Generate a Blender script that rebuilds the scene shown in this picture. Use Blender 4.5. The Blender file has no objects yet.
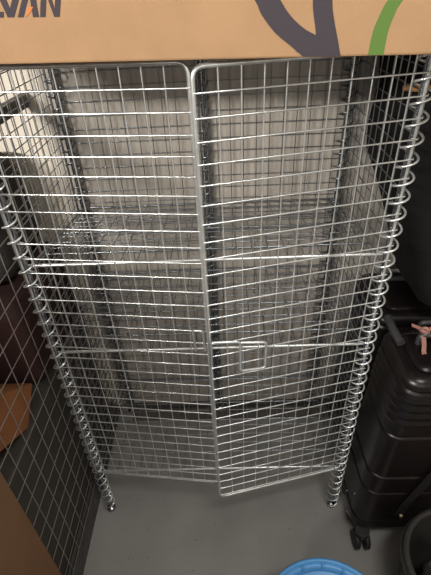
import bpy, math, random
from mathutils import Vector, Matrix
random.seed(7)
PI = math.pi
SC = bpy.context.scene
C = SC.collection

# ------------------------------------------------------------------ camera
cam_d = bpy.data.cameras.new('camera')
cam = bpy.data.objects.new('camera', cam_d); C.objects.link(cam)
SC.camera = cam
YAW, PITCH, ROLL, F = -0.0323, 0.6187, -0.0513, 425.44
fw = Vector((math.sin(YAW)*math.cos(PITCH), math.cos(YAW)*math.cos(PITCH), -math.sin(PITCH)))
rt = Vector((math.cos(YAW), -math.sin(YAW), 0)); up = rt.cross(fw)
c_, s_ = math.cos(ROLL), math.sin(ROLL)
rt2 = rt*c_ + up*s_; up2 = -rt*s_ + up*c_
cam.matrix_world = Matrix(((rt2.x, up2.x, -fw.x, 0.4934), (rt2.y, up2.y, -fw.y, -0.8549),
                           (rt2.z, up2.z, -fw.z, 1.6574), (0, 0, 0, 1)))
cam_d.sensor_fit = 'VERTICAL'; cam_d.sensor_height = 36.0
cam_d.lens = F/575*36.0
cam_d.clip_start = 0.02

# ------------------------------------------------------------------ world and light
w = bpy.data.worlds.new('world'); SC.world = w; w.use_nodes = True
bg = w.node_tree.nodes['Background']
bg.inputs[0].default_value = (1.0, 0.93, 0.84, 1); bg.inputs[1].default_value = 0.055

def area(name, loc, target, sx, sy, power, col):
    d = bpy.data.lights.new(name, 'AREA'); d.shape = 'RECTANGLE'; d.size = sx; d.size_y = sy
    d.energy = power; d.color = col
    o = bpy.data.objects.new(name, d); C.objects.link(o); o.location = loc
    o.rotation_euler = (Vector(target)-Vector(loc)).to_track_quat('-Z', 'Y').to_euler()
    return o
area('corridor_light', (-0.75, -1.6, 2.10), (0.45, 0.2, 1.0), 1.0, 0.06, 62, (1.0, 0.955, 0.89))
area('corridor_bounce', (0.6, -2.9, 1.9), (0.45, 0.3, 1.2), 2.2, 1.2, 17, (1.0, 0.94, 0.86))
area('ceiling_lamp', (0.85, -1.0, 2.6), (0.5, -0.2, 0.6), 0.6, 0.25, 17, (1.0, 0.97, 0.92))
SC.view_settings.view_transform = 'Standard'; SC.view_settings.look = 'None'
SC.view_settings.gamma = 1; SC.view_settings.use_curve_mapping = False
SC.view_settings.exposure = 0.0

# ------------------------------------------------------------------ materials
def mat(name, col, rough=.6, metal=0, noise=0, nscale=20, bump=0, bscale=80, col2=None, spec=.5, coord='Object'):
    m = bpy.data.materials.new(name); m.use_nodes = True
    nt = m.node_tree; b = nt.nodes['Principled BSDF']
    b.inputs['Base Color'].default_value = (*col, 1); b.inputs['Roughness'].default_value = rough
    b.inputs['Metallic'].default_value = metal; b.inputs['Specular IOR Level'].default_value = spec
    tc = nt.nodes.new('ShaderNodeTexCoord')
    if noise or col2:
        n = nt.nodes.new('ShaderNodeTexNoise'); n.inputs['Scale'].default_value = nscale; n.inputs['Detail'].default_value = 5
        nt.links.new(tc.outputs[coord], n.inputs['Vector'])
        r = nt.nodes.new('ShaderNodeValToRGB')
        c2 = col2 or tuple(c*(1-noise) for c in col)
        r.color_ramp.elements[0].color = (*c2, 1); r.color_ramp.elements[1].color = (*col, 1)
        r.color_ramp.elements[0].position = .35; r.color_ramp.elements[1].position = .65
        nt.links.new(n.outputs['Fac'], r.inputs['Fac']); nt.links.new(r.outputs['Color'], b.inputs['Base Color'])
    if bump:
        n = nt.nodes.new('ShaderNodeTexNoise'); n.inputs['Scale'].default_value = bscale; n.inputs['Detail'].default_value = 4
        nt.links.new(tc.outputs[coord], n.inputs['Vector'])
        bp = nt.nodes.new('ShaderNodeBump'); bp.inputs['Strength'].default_value = bump; bp.inputs['Distance'].default_value = .004
        nt.links.new(n.outputs['Fac'], bp.inputs['Height']); nt.links.new(bp.outputs['Normal'], b.inputs['Normal'])
    return m

M = {}
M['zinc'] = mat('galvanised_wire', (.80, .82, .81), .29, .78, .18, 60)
M['zinc_shaded'] = mat('shaded_galvanised_wire', (.33, .35, .37), .28, .9, .18, 60)  # darker copy of the door zinc, interior shade put into the colour
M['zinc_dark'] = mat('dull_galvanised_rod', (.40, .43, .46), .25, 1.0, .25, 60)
M['partition'] = mat('partition_wire', (.42, .38, .34), .45, .6, .2, 40)
M['rail'] = mat('dark_steel_rail', (.10, .095, .09), .5, .3, .2, 30)
M['card'] = mat('corrugated_cardboard', (.33, .20, .107), .85, 0, .10, 14, .15, 120, spec=.2)
M['card_dark'] = mat('brown_carton', (.21, .115, .062), .85, 0, .12, 10, .1, 60, spec=.2)
M['card_orange'] = mat('orange_brown_carton', (.30, .12, .045), .75, 0, .15, 9, .1, 60, spec=.3)
M['ink'] = mat('black_print', (.045, .038, .045), .8, spec=.2)
M['ink_green'] = mat('green_print', (.085, .155, .035), .8, spec=.2)
M['ink_orange'] = mat('orange_print', (.62, .16, .05), .8, spec=.2)
M['plastic'] = mat('black_shell_plastic', (.008, .006, .006), .3, 0, .2, 25, .05, 300, spec=.38)
M['plastic_trim'] = mat('dark_grey_plastic', (.035, .035, .037), .38)
M['fabric'] = mat('black_bag_fabric', (.010, .009, .009), .85, 0, .3, 10, .5, 40, spec=.25)
M['floor_strip'] = mat('brown_grey_strip', (.15, .135, .12), .6, 0, .2, 12)
M['rubber'] = mat('black_rubber', (.018, .017, .016), .55)
M['maroon'] = mat('dark_maroon_fabric', (.05, .024, .022), .8, 0, .3, 8, .4, 30, spec=.25)
M['greybag'] = mat('dark_grey_fabric', (.05, .047, .045), .8, 0, .35, 7, .5, 25, spec=.25)
M['greycab'] = mat('dark_grey_panel', (.06, .055, .048), .6, 0, .15, 5)
M['blue'] = mat('blue_lid_plastic', (.075, .27, .56), .38, 0, .05, 20)
M['white_bucket'] = mat('white_bucket_plastic', (.6, .6, .58), .5)
M['binplastic'] = mat('black_bin_plastic', (.026, .024, .022), .5)
M['greycloth'] = mat('pale_grey_plastic_film', (.20, .19, .18), .5, 0, .2, 20, .4, 30)
M['tan'] = mat('tan_leather', (.30, .16, .09), .6, 0, .2, 30)
M['pink'] = mat('pink_leather_ribbon', (.34, .165, .13), .6, 0, .2, 40, .2, 100)
M['wood'] = mat('orange_wood', (.45, .22, .07), .5, 0, .2, 50)
M['red'] = mat('dark_red_strap', (.16, .04, .045), .7)
M['brass'] = mat('brass', (.6, .5, .3), .35, .9)
M['white'] = mat('white_tape', (.75, .73, .70), .6)

# floor: painted concrete with specks
m = bpy.data.materials.new('painted_concrete'); m.use_nodes = True; nt = m.node_tree; b = nt.nodes['Principled BSDF']
tc = nt.nodes.new('ShaderNodeTexCoord')
n1 = nt.nodes.new('ShaderNodeTexNoise'); n1.inputs['Scale'].default_value = 5; n1.inputs['Detail'].default_value = 6
r1 = nt.nodes.new('ShaderNodeValToRGB'); r1.color_ramp.elements[0].color = (.27, .262, .25, 1); r1.color_ramp.elements[1].color = (.335, .325, .31, 1)
r1.color_ramp.elements[0].position = .3; r1.color_ramp.elements[1].position = .7
n2 = nt.nodes.new('ShaderNodeTexVoronoi'); n2.inputs['Scale'].default_value = 26
r2 = nt.nodes.new('ShaderNodeValToRGB'); r2.color_ramp.elements[0].color = (.25, .22, .2, 1); r2.color_ramp.elements[1].color = (1, 1, 1, 1)
r2.color_ramp.elements[0].position = .05; r2.color_ramp.elements[1].position = .085
mx = nt.nodes.new('ShaderNodeMixRGB'); mx.blend_type = 'MULTIPLY'; mx.inputs[0].default_value = .6
for n in (n1, n2): nt.links.new(tc.outputs['Object'], n.inputs['Vector'])
nt.links.new(n1.outputs['Fac'], r1.inputs['Fac']); nt.links.new(n2.outputs['Distance'], r2.inputs['Fac'])
nt.links.new(r1.outputs['Color'], mx.inputs[1]); nt.links.new(r2.outputs['Color'], mx.inputs[2])
nt.links.new(mx.outputs[0], b.inputs['Base Color']); b.inputs['Roughness'].default_value = .5
M['floor'] = m

def wall_mat(name, ca, cb):     # vertically ribbed sheet cladding
    m = bpy.data.materials.new(name); m.use_nodes = True; nt = m.node_tree; b = nt.nodes['Principled BSDF']
    tc = nt.nodes.new('ShaderNodeTexCoord')
    wv = nt.nodes.new('ShaderNodeTexWave'); wv.wave_type = 'BANDS'; wv.bands_direction = 'X'
    wv.inputs['Scale'].default_value = 14; wv.inputs['Distortion'].default_value = .3
    ns = nt.nodes.new('ShaderNodeTexNoise'); ns.inputs['Scale'].default_value = 4; ns.inputs['Detail'].default_value = 6
    rp = nt.nodes.new('ShaderNodeValToRGB'); rp.color_ramp.elements[0].color = (*cb, 1); rp.color_ramp.elements[1].color = (*ca, 1)
    rp.color_ramp.elements[0].position = .35; rp.color_ramp.elements[1].position = .6
    bp = nt.nodes.new('ShaderNodeBump'); bp.inputs['Strength'].default_value = .35; bp.inputs['Distance'].default_value = .004
    nt.links.new(tc.outputs['Object'], wv.inputs['Vector']); nt.links.new(tc.outputs['Object'], ns.inputs['Vector'])
    nt.links.new(ns.outputs['Fac'], rp.inputs['Fac']); nt.links.new(rp.outputs['Color'], b.inputs['Base Color'])
    nt.links.new(wv.outputs['Fac'], bp.inputs['Height']); nt.links.new(bp.outputs['Normal'], b.inputs['Normal'])
    b.inputs['Roughness'].default_value = .55
    return m
M['wall'] = wall_mat('beige_cladding', (.52, .475, .42), (.45, .41, .36))
M['wallpale'] = wall_mat('cream_cladding', (.80, .73, .63), (.74, .67, .57))

# ------------------------------------------------------------------ mesh builder
class MB:
    def __init__(s): s.v = []; s.f = []; s.sm = []
    def add(s, vs, fs, smooth=False):
        o = len(s.v); s.v += [tuple(v) for v in vs]
        for f in fs: s.f.append([i+o for i in f]); s.sm.append(smooth)
    def box(s, x0, x1, y0, y1, z0, z1):
        vs = [(x, y, z) for x in (x0, x1) for y in (y0, y1) for z in (z0, z1)]
        s.add(vs, [(0,1,3,2), (4,6,7,5), (0,4,5,1), (2,3,7,6), (0,2,6,4), (1,5,7,3)])
        return s
    def tube(s, pts, r, n=6, closed=False):
        pts = [Vector(p) for p in pts]; N = len(pts); vs = []; fs = []
        prev = None
        for i, p in enumerate(pts):
            if closed: t = pts[(i+1) % N]-pts[i-1]
            else: t = pts[min(i+1, N-1)]-pts[max(i-1, 0)]
            t.normalize()
            if prev is None:
                a = Vector((0, 0, 1)) if abs(t.z) < .9 else Vector((1, 0, 0))
                u = t.cross(a).normalized()
            else:
                u = (prev - t*prev.dot(t)).normalized()
            prev = u; v = t.cross(u)
            for k in range(n):
                a = 2*PI*k/n; vs.append(p + (u*math.cos(a)+v*math.sin(a))*r)
        for i in range(N if closed else N-1):
            j = (i+1) % N
            for k in range(n):
                fs.append((i*n+k, i*n+(k+1) % n, j*n+(k+1) % n, j*n+k))
        s.add(vs, fs, True)
        if not closed:
            s.add(vs[:n], [tuple(range(n))[::-1]]); s.add(vs[-n:], [tuple(range(n))])
        return s
    def loft(s, rings, smooth=True, cap=True):
        n = len(rings[0]); vs = [p for r in rings for p in r]; fs = []
        for i in range(len(rings)-1):
            for k in range(n):
                fs.append((i*n+k, i*n+(k+1) % n, (i+1)*n+(k+1) % n, (i+1)*n+k))
        s.add(vs, fs, smooth)
        if cap:
            s.add(rings[0], [tuple(range(n))[::-1]]); s.add(rings[-1], [tuple(range(n))])
        return s
    def lathe(s, cx, cy, prof, n=48, cap=True):
        return s.loft([[(cx+r*math.cos(2*PI*k/n), cy+r*math.sin(2*PI*k/n), z) for k in range(n)] for r, z in prof], True, cap)
    def build(s, name, m, parent=None, base=None, bevel=0):
        me = bpy.data.meshes.new(name)
        off = Vector((0, 0, 0)); loc = Vector((0, 0, 0))
        if parent is not None: off = Vector(parent['_w'])
        elif base is not None: off = Vector(base); loc = off
        me.from_pydata([tuple(Vector(v)-off) for v in s.v], [], s.f)
        me.polygons.foreach_set('use_smooth', s.sm); me.materials.append(M[m]); me.update()
        o = bpy.data.objects.new(name, me); C.objects.link(o); o.location = loc
        if parent is not None: o.parent = parent
        o['_w'] = tuple(off)
        if bevel:
            bv = o.modifiers.new('bevel', 'BEVEL'); bv.width = bevel; bv.segments = 2
        return o

def thing(name, base, label, cat, group=None):
    o = bpy.data.objects.new(name, None); C.objects.link(o); o.location = base
    o.empty_display_size = .05
    o['_w'] = tuple(base); tag(o, label, cat, group); return o
def tag(o, label, cat, group=None):
    o['label'] = label; o['category'] = cat
    if group: o['group'] = group
    return o
def struct(o): o['kind'] = 'structure'; return o

def rrect(x0, x1, y0, y1, r, z, n=6):
    pts = []
    for cx, cy, a0 in ((x1-r, y1-r, 0), (x0+r, y1-r, 90), (x0+r, y0+r, 180), (x1-r, y0+r, 270)):
        for k in range(n+1):
            a = math.radians(a0+90*k/n); pts.append((cx+r*math.cos(a), cy+r*math.sin(a), z))
    return pts
def fillet(pts, r, n=5):
    """polyline with rounded corners"""
    pts = [Vector(p) for p in pts]; out = [pts[0]]
    for i in range(1, len(pts)-1):
        a, p, b = pts[i-1], pts[i], pts[i+1]
        d1 = (a-p); d2 = (b-p); rr = min(r, d1.length*.49, d2.length*.49)
        q1 = p+d1.normalized()*rr; q2 = p+d2.normalized()*rr
        for k in range(n+1):
            t = k/n; out.append(q1*(1-t)**2 + p*2*t*(1-t) + q2*t*t)
    out.append(pts[-1]); return out

# ------------------------------------------------------------------ setting
struct(MB().box(-2.2, 2.4, -3.2, .56, -.05, 0).build('floor', 'floor'))
struct(MB().box(-.035, 2.4, .50, .56, 0, 2.75).build('wall_back', 'wall'))
struct(MB().box(-2.2, -.035, .505, .56, 0, 2.75).build('wall_back_left', 'wallpale'))
struct(MB().box(1.75, 1.8, -3.2, .50, 0, 2.75).build('wall_right', 'wall'))
struct(MB().box(0.02, 1.75, .475, .499, 0, .022).build('baseboard_back', 'rail', bevel=.002))
# wire mesh partition on the left
PX, PS = -.07, .070
mb = MB()
z = .938 - PS*13
while z < 2.3:
    if z > .02: mb.tube([(PX+.0026, -1.6, z), (PX+.0026, .499, z)], .0014, 5)
    z += PS
y = -.013 - PS*23
while y < .495:
    mb.tube([(PX, y, .02), (PX, y, 2.3)], .0014, 5); y += PS
struct(mb.build('wall_left', 'partition'))
mb = MB().box(PX-.014, PX+.03, -1.6, .5, 0, .008).box(PX-.014, PX-.003, -1.6, .5, .008, .035)
for k in range(12): mb.lathe(PX+.014, -1.5+k*.17, [(.006, .008), (.006, .012), (.002, .014)], 8)
struct(mb.build('trim_1', 'rail'))
struct(MB().box(.03, 1.75, .405, .475, 0, .003).build('trim_3', 'floor_strip'))  # thin brown-grey strip laid on the floor along the back wall
struct(MB().box(PX-.03, PX-.004, -1.6, .5, 1.385, 1.42).build('trim_2', 'rail', bevel=.002))

# ------------------------------------------------------------------ wire mesh cabinet
W, D, P, ZT = .88, .48, .04, 1.5526
ZB = .245
cab = thing('wire_mesh_cabinet', (W/2, D/2, 0), 'tall galvanised wire mesh cabinet with two doors ajar under the printed cardboard box', 'cabinet')
WR = .0015
def grid_panel(name, o, u, length, z0, z1, nrm, inset=.012, sp=P):
    """mesh panel: o base point, u unit direction, wires on both sides of the plane"""
    o = Vector(o); u = Vector(u); nrm = Vector(nrm); mb = MB(); Z = Vector((0, 0, 1))
    a = o+u*inset; b_ = o+u*(length-inset)
    mb.tube([a+Z*z0, a+Z*z1], .0035, 8); mb.tube([b_+Z*z0, b_+Z*z1], .0035, 8)
    mb.tube([a+Z*z0, b_+Z*z0], .0032, 8); mb.tube([a+Z*z1, b_+Z*z1], .0032, 8)
    k = 1
    while k*sp < length-inset-.008:
        mb.tube([o+u*(k*sp)+Z*z0, o+u*(k*sp)+Z*z1], WR, 5); k += 1
    z = ZT-P
    while z > z0+.008:
        mb.tube([o+u*(inset*.4)+Z*z+nrm*2*WR, o+u*(length-inset*.4)+Z*z+nrm*2*WR], WR, 5); z -= P
    return mb.build(name, 'zinc_shaded', cab)
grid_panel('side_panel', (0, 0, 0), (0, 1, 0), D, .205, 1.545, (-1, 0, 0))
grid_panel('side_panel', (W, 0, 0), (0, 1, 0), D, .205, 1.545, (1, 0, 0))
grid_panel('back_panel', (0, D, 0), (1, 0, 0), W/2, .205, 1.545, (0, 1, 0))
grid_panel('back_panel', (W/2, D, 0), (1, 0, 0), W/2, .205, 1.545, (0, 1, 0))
# top panel
mb = MB(); ztp = 1.5575
mb.tube([(0, 0, ztp), (W, 0, ztp), (W, D, ztp), (0, D, ztp)], .0045, 8, True)
for k in range(1, 22): mb.tube([(k*P, 0, ztp), (k*P, D, ztp)], WR, 5)
for k in range(1, 6): mb.tube([(0, k*.08, ztp-.0034), (W, k*.08, ztp-.0034)], WR, 5)
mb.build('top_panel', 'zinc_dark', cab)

# corner posts with spiral binders and feet
def coil(cx, cy, z0, z1, r, wr, ph):
    n = int((z1-z0)/P*18); pts = []
    for k in range(n+1):
        z = z0+(z1-z0)*k/n; a = ph+2*PI*(z-ZT)/P
        pts.append((cx+r*math.cos(a), cy+r*math.sin(a), z))
    return MB().tube(pts, wr, 6)
for (x, y, r, wr, ph) in ((.015, 0, .0185, .0022, PI), (W-.012, 0, .0205, .0026, -.7), (0.016, D-.008, .0215, .0026, .4), (W-.016, D-.008, .0215, .0026, .4), (W/2, D-.004, .0185, .0022, .4)):
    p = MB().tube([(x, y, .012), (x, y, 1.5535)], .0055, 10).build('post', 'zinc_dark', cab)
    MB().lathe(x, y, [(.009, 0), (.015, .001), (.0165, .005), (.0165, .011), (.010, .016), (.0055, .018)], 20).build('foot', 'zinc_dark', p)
    coil(x, y, .022, 1.545, r, wr, ph).build('spiral_binder', 'zinc' if y == 0 else 'zinc_shaded', cab)

# shelves
def shelf(zf, zb):
    mb = MB(); y0, y1 = .012, D-.02
    zz = lambda y: zf+(zb-zf)*(y-y0)/(y1-y0)
    x0, x1 = .022, W-.022
    mb.tube([(x0, y1, zz(y1)), (x1, y1, zz(y1))], .0035, 8)
    for x in (x0, x1): mb.tube([(x, y0, zf), (x, y1, zb)], .003, 8)
    for yy, r in ((.085, .0026), (.125, .0017), (.165, .0017), (.205, .0017), (.235, .003), (.285, .0017), (.325, .0026), (.365, .0017), (.42, .0017)):
        mb.tube([(x0, yy, zz(yy)-.003), (x1, yy, zz(yy)-.003)], r, 6)
    k = 1
    while k*P < W-.03:
        mb.tube([(k*P, y0, zf+.0035), (k*P, y1, zb+.0035)], WR, 5); k += 1
    s = mb.build('shelf', 'zinc_shaded', cab)
    MB().tube([(x0-.006, y0, zf), (x1+.006, y0, zf)], .0042, 10).build('front_bar', 'zinc', s)
shelf(1.122, 1.065); shelf(.834, .80); shelf(.243, .215)

# doors
def door(hx, sgn, ang, ln, zb, rows):
    u = Vector((sgn*math.cos(ang), -math.sin(ang), 0)); Z = Vector((0, 0, 1)); o = Vector((hx, 0, 0))
    nrm = Vector((-sgn*math.sin(ang)*sgn*0, 0, 0))
    nrm = Vector((0, 0, 1)).cross(u)*(-1 if sgn > 0 else 1)      # towards the corridor
    if nrm.y > 0: nrm = -nrm
    P3 = lambda a, z, d=0: o+u*a+Z*z+nrm*d
    a0 = .010
    mb = MB()
    for i in range(1, rows):
        z = ZT-i*P
        mb.tube([P3(a0*.2, z, .0030), P3(ln, z, .0030)], .0018, 6)
    for k in range(1, int(ln/P+.01)):
        mb.tube([P3(k*P, zb), P3(k*P, ZT)], .0014, 6)
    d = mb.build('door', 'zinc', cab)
    fr = [P3(a0, ZT-.06), P3(a0, ZT), P3(ln, ZT), P3(ln, zb), P3(a0, zb), P3(a0, ZT-.06)]
    pts = fillet([P3(a0, .8), P3(a0, ZT), P3(ln, ZT), P3(ln, zb), P3(a0, zb), P3(a0, .8)], .022)
    MB().tube(pts, .0042, 10).build('door_frame', 'zinc', d)
    return d, P3
dl, Q = door(0, 1, .114, .4433, .262, 33)
MB().tube(fillet([Q(.411, .886, .004), Q(.411, .967, .018), Q(.436, .967, .018), Q(.436, .888, .004)], .008), .0032, 8).build('handle', 'zinc', dl)
dr, Q = door(W, -1, .2278, .4426, .256, 33)
MB().tube(fillet([Q(.4426, .885, .004), Q(.4426, .972, .016), Q(.374, .965, .024), Q(.374, .866, .024), Q(.309, .861, .024), Q(.309, .948, .024), Q(.370, .952, .014)], .009), .0036, 8).build('handle', 'zinc', dr)

# ------------------------------------------------------------------ big printed cardboard box on top
AB = math.radians(-9.27); ub = Vector((math.cos(AB), math.sin(AB), 0)); vb = Vector((-math.sin(AB), math.cos(AB), 0))
OB = Vector((.13, -.065, 1.5635))
def B(u, v, z): return tuple(OB+ub*u+vb*v+Vector((0, 0, z)))
bx = thing('cardboard_box', B(.3, .2, 0), 'large tan cardboard box with black and green curved print on top of the wire cabinet', 'box')
U0, U1, VD, HB = -.24, .86, .44, .40
mb = MB()
def obox(mb, u0, u1, v0, v1, z0, z1):
    vs = [B(u, v, z) for u in (u0, u1) for v in (v0, v1) for z in (z0, z1)]
    mb.add(vs, [(0,1,3,2), (4,6,7,5), (0,4,5,1), (2,3,7,6), (0,2,6,4), (1,5,7,3)])
obox(mb, U0, U1, 0, VD, .0, HB)
body = mb.build('carton', 'card', bx, bevel=.003)
mb = MB(); obox(mb, U0+.01, U1-.01, VD/2-.03, VD/2+.03, HB, HB+.0006); mb.build('packing_tape', 'card', bx)
def plate(mb, poly, t=.0006, v=0):
    n = len(poly); vs = [B(x, v-t, z) for x, z in poly]+[B(x, v-.00001, z) for x, z in poly]
    mb.add(vs, [tuple(range(n)), tuple(range(2*n-1, n-1, -1))]+[(i, i+n, (i+1) % n+n, (i+1) % n) for i in range(n)])
def T(px, py): return (.0233+px*.00167+(17.4-py)*.00044, .0655+(17.4-py)*.00128-px*.00004)
def smooth(p):
    q = [p[0]]+list(p)+[p[-1]]; out = []
    for i in range(1, len(q)-2):
        a, b, c, d = [Vector((*v, 0)) for v in q[i-1:i+3]]
        for k in range(4):
            t = k/4; v = .5*((2*b)+(c-a)*t+(2*a-5*b+4*c-d)*t*t+(3*b-a-3*c+d)*t**3); out.append((v.x, v.y))
    out.append(p[-1]); return out
def strip(mb, left, right, t=.0006):
    left, right = smooth(left), smooth(right)
    pts = []
    for p in left+right[::-1]:
        if not pts or (Vector(p)-Vector(pts[-1])).length > 1e-5: pts.append(p)
    plate(mb, pts, t)
k = .0035
mb = MB()
for q in ([(-13, -14), (-6, -14), (-6, 11.5), (4, 11.5), (4, 17.4), (-13, 17.4)],
          [(-6, -14), (1, -14), (11, 10), (8, 17.4)],                     # V
          [(16.5, -14), (23, -14), (14.5, 17.4), (8, 17.4), (10.2, 8)],
          [(18, 17.4), (25.5, -14), (31.5, -14), (24, 17.4)],              # A
          [(27.5, -14), (33, -14), (39.5, 17.4), (33.5, 17.4)],
          [(40.5, 17.4), (40.5, -14), (46, -14), (46, 17.4)],              # N
          [(46, -14), (54.5, 9), (54.5, 17.4), (46, -4)],
          [(54.5, 17.4), (54.5, -14), (60, -14), (60, 17.4)]):
    plate(mb, [T(*p) for p in q])
mb.build('printed_lettering', 'ink', bx)
mb = MB(); plate(mb, [T(*p) for p in ((26.5, 17), (28.6, 11), (27.8, 8), (33.5, 7), (31.2, 11.5), (29, 14.5))], t=.0009)
mb.build('printed_accent', 'ink_orange', bx)
mb = MB()
L1 = [(.36, .20), (.372, .155), (.388, .115), (.4215, .0735), (.4317, .0555), (.4509, .0335), (.4722, .0175), (.4722, .0175), (.4934, .0015)]
R1 = [(.40, .20), (.412, .155), (.427, .115), (.457, .0725), (.4712, .0545), (.4904, .0385), (.5096, .0285), (.5096, .0285), (.516, .0015)]
strip(mb, L1, R1)
L2 = [(.492, .20), (.495, .13), (.5016, .0705), (.5045, .0525), (.5096, .0295), (.510, .0015)]
R2 = [(.522, .20), (.5235, .13), (.5279, .0695), (.533, .0465), (.5401, .0245), (.5471, .0015)]
strip(mb, L2, R2, .0009)
mb.build('printed_black_curve', 'ink', bx)
mb = MB()
strip(mb, [(.672, .20), (.64, .135), (.6009, .0665), (.5938, .0505), (.5877, .0305), (.5856, .0015)],
          [(.70, .20), (.665, .135), (.6205, .0665), (.6129, .0495), (.608, .0295), (.607, .0015)])
mb.build('printed_green_curve', 'ink_green', bx)

# ------------------------------------------------------------------ cardboard in the left foreground
cb = thing('flattened_carton', (-.02, -.62, 0), 'dark brown flattened carton standing against the mesh partition at the lower left', 'carton')
MB().box(-.034, -.022, -1.0, -.325, .0, .87).build('outer_panel', 'card_dark', cb, bevel=.002)
MB().box(-.020, -.012, -1.0, -.333, .0, .85).build('inner_panel', 'card_dark', cb, bevel=.002)

# ------------------------------------------------------------------ neighbour's things behind the partition
cbn = thing('storage_chest', (-.38, .1, 0), 'dark grey storage chest behind the mesh partition, under the orange-brown carton', 'chest')
MB().box(-.62, -.092, -.55, .485, .0, .595).build('body', 'greycab', cbn, bevel=.006)
MB().box(-.625, -.087, -.56, .49, .597, .63).build('lid', 'greycab', cbn, bevel=.004)
# tilted carton
oc = thing('carton', (-.33, -.15, .631), 'orange-brown carton tilted on the dark grey chest behind the mesh', 'carton')
an = math.radians(-38); cy_, sz_ = math.cos(an), math.sin(an)
def R(y, z): return (cy_*y - sz_*z, sz_*y + cy_*z)
mb = MB(); vs = []
for x in (-.56, -.095):
    for (y, z) in ((-.33, -.16), (0, -.16), (0, 0), (-.33, 0)):
        a, b_ = R(y, z); vs.append((x, .013+a, .712+b_))
zmin = min(v[2] for v in vs)
vs = [(x, y, z-zmin+.566) if 0 else (x, y, max(z, .631)) for x, y, z in vs]
mb.add(vs, [(0,1,2,3), (7,6,5,4), (0,4,5,1), (1,5,6,2), (2,6,7,3), (3,7,4,0)])
mb.build('carton_body', 'card_orange', oc, bevel=.003)
mb = MB(); a, b_ = R(-.17, .0015); c1, d1 = R(-.11, .0015)
mb.tube([(-.55, .013+a, .712+b_), (-.10, .013+a, .712+b_)], .002, 6)
mb.build('flap_seam', 'card_orange', oc)

def soft(name, x0, x1, y0, y1, z0, z1, r, m, parent, lump=.012, taper=.0, seed=1, n=8, nz=14):
    """soft bulging bag body"""
    rnd = random.Random(seed); ph = [rnd.random()*6 for _ in range(6)]; rings = []
    for i in range(nz+1):
        t = i/nz; e = 1-(2*t-1)**8
        ins = (1-max(e, 0)**.5)*r*1.2 + taper*t
        z = z0+(z1-z0)*t
        ring = []
        for (x, y, _) in rrect(x0+ins, x1-ins, y0+ins, y1-ins, min(r, (x1-x0)/2-ins-.002, (y1-y0)/2-ins-.002), z, n):
            cx, cy = (x0+x1)/2, (y0+y1)/2; d = Vector((x-cx, y-cy)); a = math.atan2(d.y, d.x)
            k = lump*(math.sin(3*a+ph[0]+4*t)+.6*math.sin(5*a+ph[1]-7*t)+.5*math.sin(9*t+ph[2]+2*a)-1.6)
            d = d.normalized()*k; ring.append((x+d.x, y+d.y, z))
        rings.append(ring)
    return MB().loft(rings).build(name, m, parent)
mg = thing('duffel_bag', (-.34, .25, .631), 'dark maroon fabric bag on the dark grey chest behind the mesh', 'bag')
soft('bag_body', -.56, -.079, .045, .49, .631, .955, .05, 'maroon', mg, .004)
MB().tube(fillet([(-.45, .09, .945), (-.45, .085, 1.0), (-.3, .085, 1.0), (-.3, .09, .945)], .03), .007, 8).build('handle', 'maroon', mg)
gb = thing('backpack', (-.38, .28, .96), 'dark grey soft backpack piled on the maroon bag behind the mesh', 'backpack')
soft('bag_body', -.60, -.11, .12, .485, .957, 1.30, .07, 'greybag', gb, .006, .03, 5)
MB().tube(fillet([(-.2, .17, 1.2), (-.19, .125, 1.15), (-.19, .12, 1.06), (-.2, .15, 1.0)], .04), .008, 8).build('shoulder_strap', 'greybag', gb)

# ------------------------------------------------------------------ suitcases on the right
def suitcase(x0, x1, y0, y1, h, label, grooves, ribs):
    s = thing('suitcase', ((x0+x1)/2, (y0+y1)/2, 0), label, 'suitcase')
    zb, zt = .062, h; prof = []
    def g(z):
        d = 0
        for q in grooves: d += .0065*math.exp(-((z-q)/.0045)**2)
        for q in ribs: d -= .0032*math.exp(-((z-q)/.006)**2)
        return d
    z = zb
    prof += [(zb, .035), (zb+.008, .016), (zb+.022, .004)]
    z = zb+.03
    while z < zt-.05: prof.append((z, g(z))); z += .0035
    prof += [(zt-.048, 0), (zt-.044, .006), (zt-.040, .006), (zt-.036, 0), (zt-.024, .001), (zt-.012, .006), (zt-.004, .016),
             (zt, .028), (zt+.0005, .036), (zt-.003, .038), (zt-.003, .042), (zt+.002, .044), (zt+.004, .06)]
    mb = MB().loft([rrect(x0+i+.032*(z_/zt)**1.5, x1-i-.02*z_/zt, y0+i, y1-i, max(.050-i*.5, .018), z_, 8) for z_, i in prof])
    b = mb.build('shell', 'plastic', s)
    for (x, y) in ((x0+.034, y0-.006), (x1-.045, y0-.006), (x0+.045, y1-.035), (x1-.045, y1-.035)):
        hsg = MB().lathe(x, y, [(.024, .085), (.024, .06), (.014, .05), (.008, .04)], 16).build('wheel_housing', 'plastic_trim', s)
        for dx in (-.017, .017):
            mb = MB(); rings = []
            for (t, r) in ((-.009, .018), (-.009, .029), (-.007, .0325), (.007, .0325), (.009, .029), (.009, .018)):
                rings.append([(x+dx+t, y-.006+r*math.cos(2*PI*k/24), .0326+r*math.sin(2*PI*k/24)) for k in range(24)])
            mb.loft(rings); mb.build('wheel', 'rubber', hsg)
    # carry handle and stowed telescopic handle on the top
    cx, cy = (x0+x1)/2, (y0+y1)/2
    MB().tube(fillet([(cx-.11, cy+.030, h), (cx-.11, cy+.030, h+.034), (cx+.11, cy+.030, h+.034), (cx+.11, cy+.030, h)], .02), .009, 10).build('carry_handle', 'plastic_trim', s)
    MB().tube(fillet([(cx-.08, y1-.018, h-.01), (cx-.08, y1-.018, h+.022), (cx+.08, y1-.018, h+.022), (cx+.08, y1-.018, h-.01)], .012), .008, 12).build('telescopic_handle', 'plastic_trim', s)
    return s
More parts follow.
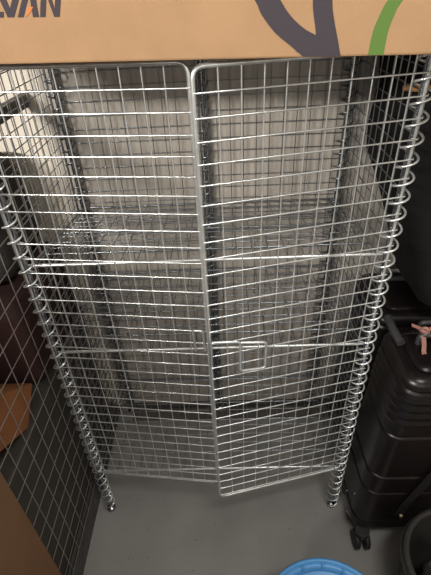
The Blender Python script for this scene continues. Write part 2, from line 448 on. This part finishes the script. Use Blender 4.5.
s1 = suitcase(.906, 1.345, -.130, .095, .825, 'black ribbed hard-shell suitcase with a pink ribbon on its handle, right of the wire cabinet',
              [.40, .31, .13, .60], [.66, .69, .72, .75])
for p in ((.909, -.075, .215), (.907, -.02, .135)):
    MB().tube([(p[0]-.001, p[1], p[2]), (p[0]+.004, p[1], p[2])], .003, 8).build('rivet', 'zinc', s1)
mb = MB()
mb.tube([(.972, .02, .815), (.970, .02, .840)], .009, 10)
mb.tube([(.962, .0, .842), (.955, .055, .850), (.95, .09, .862)], .012, 10)
mb.build('side_grip', 'plastic_trim', s1)
suitcase(.935, 1.36, .182, .46, .778, 'plain black suitcase standing in the corner behind the ribbed suitcase', [.3, .5], [])

# ribbon bow
rb = thing('ribbon', (1.006, .0, .85), 'pink ribbon tied in a knot on the black suitcase handle', 'ribbon')
def band(mb, pts, wdt, side):
    pts = [Vector(p) for p in pts]; side = Vector(side).normalized(); vs = []; fs = []
    for p in pts: vs += [p-side*wdt/2, p+side*wdt/2, p+side*wdt/2+Vector((0, -.0015, .0018)), p-side*wdt/2+Vector((0, -.0015, .0018))]
    for i in range(len(pts)-1):
        a = i*4; b_ = a+4
        for k in range(4): fs.append((a+k, a+(k+1) % 4, b_+(k+1) % 4, b_+k))
    fs += [(0, 3, 2, 1), tuple(len(vs)-4+k for k in range(4))]
    mb.add(vs, fs, False)
mb = MB()
for k in range(2): mb.tube([(1.006+.009*math.cos(a)*(1+.3*k), -.008+.009*math.sin(a), .868+.004*math.sin(2*a)+.004*k) for a in [2*PI*j/12 for j in range(12)]], .006, 8, True)
mb.build('knot', 'pink', rb)
mb = MB(); band(mb, [(1.004, -.01, .866), (.998, -.025, .858), (.996, -.045, .842), (.992, -.06, .828), (.990, -.072, .826)], .016, (1, .2, 0)); mb.build('tail', 'pink', rb)
mb = MB(); band(mb, [(1.004, -.005, .87), (.985, .004, .876), (.972, .018, .874)], .014, (.3, 1, .2)); mb.build('tail', 'pink', rb)
mb = MB(); band(mb, [(1.008, -.008, .87), (1.028, -.004, .875), (1.045, .004, .880), (1.05, .012, .874)], .013, (0, 1, .3)); mb.build('loop', 'pink', rb)
mb = MB(); band(mb, [(1.008, -.012, .866), (1.022, -.022, .862), (1.036, -.028, .855)], .013, (.5, 1, 0)); mb.build('loop', 'pink', rb)

rb.location = (1.027, .026, .851); rb.scale = (.82, .82, .82)
# tall soft black bag on the rear suitcase
tb = thing('holdall', (1.25, .3, .796), 'tall black soft holdall piled on the plain black suitcase against the wall', 'bag')
rings = []
for i, (z, xl) in enumerate(((.83, 1.10), (.85, 1.07), (.92, 1.05), (1.0, 1.03), (1.08, .995), (1.16, .955), (1.24, .925), (1.32, .918), (1.42, .915), (1.5, .915), (1.55, .92), (1.565, .95))):
    ring = [(x+.006*math.sin(z*23+y*31), y+.008*math.sin(z*17+x*19), z) for x, y, _ in rrect(xl, 1.62, .14 + (.02 if i in (0, 11) else 0), .47, .07, z, 8)]
    rings.append(ring)
MB().loft(rings).build('bag_body', 'fabric', tb)
MB().tube(fillet([(1.10, .135, 1.42), (1.08, .115, 1.38), (1.10, .12, 1.1), (1.12, .135, 1.05)], .03), .009, 8).build('shoulder_strap', 'fabric', tb)
mb = MB().tube([Vector(p) for p in ((1.075, .118, 1.20), (1.10, .112, 1.20), (1.10, .110, 1.14), (1.075, .116, 1.14))], .005, 8, True); mb.build('buckle', 'plastic_trim', tb)

# luggage strap of the ribbed suitcase
mb = MB(); band(mb, [(1.040, -.1385, .19), (1.048, -.1400, .26), (1.075, -.1400, .36), (1.11, -.1400, .50), (1.15, -.1400, .62)], .030, (1, 0, -.3))
sp = mb.build('luggage_strap', 'fabric', s1)
MB().lathe(1.043, -.148, [(.002, .20), (.006, .203), (.006, .210), (.002, .213)], 12).build('stud', 'brass', sp)

# black bin with contents
bn = thing('waste_bin', (1.134, -.335, 0), 'open black plastic bin in the lower right corner beside the suitcase', 'bin')
CX, CY = 1.134, -.335
n = 56
mb = MB().lathe(CX, CY, [(.118, .0), (.125, .004), (.150, .296), (.152, .300), (.160, .300), (.162, .306), (.158, .312), (.148, .312), (.144, .306),
                         (.143, .296), (.120, .012), (.05, .010)], n, True)
mb.build('bin_body', 'binplastic', bn)
mb = MB(); pts = [(CX+.1635*math.cos(2*PI*k/n), CY+.1635*math.sin(2*PI*k/n), .288) for k in range(n)]
mb.tube(pts, .0035, 6, True); mb.build('rim_band', 'binplastic', bn)
sk = thing('plastic_sack', (CX, CY, .014), 'crumpled pale grey plastic sack inside the black bin', 'sack')
rnd = random.Random(3); rings = []
for i in range(12):
    t = i/11; ring = []
    for k in range(40):
        a = 2*PI*k/40; r = (.095*math.sin(PI*min(t*.62+.19, 1))**.6)*(1+.10*math.sin(5*a+3*t)+.06*math.sin(11*a-8*t))
        ring.append((CX+.012+r*math.cos(a)*.92, CY-.01+r*math.sin(a)*.92, +.014+.245*t+.012*math.sin(4*a+i)*t))
    rings.append(ring)
MB().loft(rings).build('sack_body', 'greycloth', sk)
MB().tube(fillet([(CX+.0, CY-.01, .25), (CX-.03, CY-.02, .29), (CX-.055, CY+.0, .295)], .02), .006, 8).build('drawstring', 'white', sk)
sh = thing('glove', (CX-.06, CY+.02, .29), 'tan leather glove lying on the pale sack inside the black bin', 'glove')
mb = MB(); rings = []
for i in range(9):
    t = i/8; wd = .030*math.sin(PI*(.15+.75*t))**.5
    rings.append([(CX-.085+.10*t, CY-.055+.03*t+wd*math.cos(2*PI*k/14), .306+.010*math.sin(2*PI*k/14)) for k in range(14)])
mb.loft(rings); mb.build('palm', 'tan', sh)
for j in range(4):
    y = CY-.045+.022*j
    MB().tube([(CX+.0, y, .306), (CX+.03, y+.006, .310), (CX+.055-.006*abs(j-1.5), y+.010, .306)], .0085, 8).build('finger', 'tan', sh)

# blue-lidded bucket
bk = thing('bucket', (.715, -.515, 0), 'bucket with a round blue snap-on lid on the floor in front of the cabinet', 'bucket')
X0, Y0 = .715, -.513
MB().lathe(X0, Y0, [(.135, 0), (.140, .004), (.162, .33), (.168, .335), (.168, .350), (.160, .352), (.158, .36)], 56).build('bucket_body', 'white_bucket', bk)
ld = MB().lathe(X0, Y0, [(.170, .345), (.1745, .347), (.176, .353), (.176, .374), (.174, .3785), (.171, .380), (.167, .380), (.165, .378), (.1635, .369),
                         (.160, .3665), (.148, .3665), (.146, .3685), (.143, .3685), (.141, .3665), (.06, .3665)], 72).build('lid', 'blue', bk)
for k in range(18):
    a = 2*PI*k/18+.1
    c, s_ = math.cos(a), math.sin(a); mb = MB(); vs = []
    for r in (.1505, .165):
        for d in (-.0022, .0022):
            for z in (.3660, .3745): vs.append((X0+r*c-d*s_, Y0+r*s_+d*c, z))
    mb.add(vs, [(0,1,3,2), (4,6,7,5), (0,4,5,1), (2,3,7,6), (0,2,6,4), (1,5,7,3)])
    mb.build('lid_rib', 'blue', ld)

# small things
mb = MB(); d = Vector((.022, -.048, 0)).normalized(); sd = Vector((-d.y, d.x, 0))*.0042; o = Vector((.922, -.024, 0))
vs = [o-sd, o+sd, o+d*.055+sd, o+d*.055-sd]; vs += [v+Vector((0, 0, .0009)) for v in vs]
mb.add(vs, [(3,2,1,0), (4,5,6,7), (0,1,5,4), (1,2,6,5), (2,3,7,6), (3,0,4,7)])
o = mb.build('tape_strip', 'white', base=(.93, -.05, 0)); tag(o, 'short white strip of tape on the floor beside the suitcase wheel', 'tape')
# hanger and red strap beside the cabinet top
hg = thing('coat_hanger', (.95, .30, 1.42), 'orange wooden rod sticking out beside the black holdall, seen through the right side mesh', 'rod')
MB().tube([(.892, .15, 1.458), (.91, .131, 1.4585), (.94, .128, 1.459)], .0065, 10).build('rod', 'wood', hg)
# unseen cupboard added nearer the corridor to shade the lower left
cu = thing('light_blocker', (-.65, -1.0, 0), 'tall dark grey cupboard, unseen, added beyond the mesh partition to shade the lower left', 'cupboard')
MB().box(-1.35, -.13, -1.25, -.62, 0, 1.50).build('body', 'greycab', cu, bevel=.005)
for x0 in (-1.34, -.735):
    dd = MB().box(x0, x0+.595, -1.27, -1.252, .05, 1.48).build('door', 'greycab', cu, bevel=.003)
    MB().tube([(x0+.30, -1.285, .8), (x0+.30, -1.285, .95)], .006, 8).build('handle', 'zinc_dark', dd)
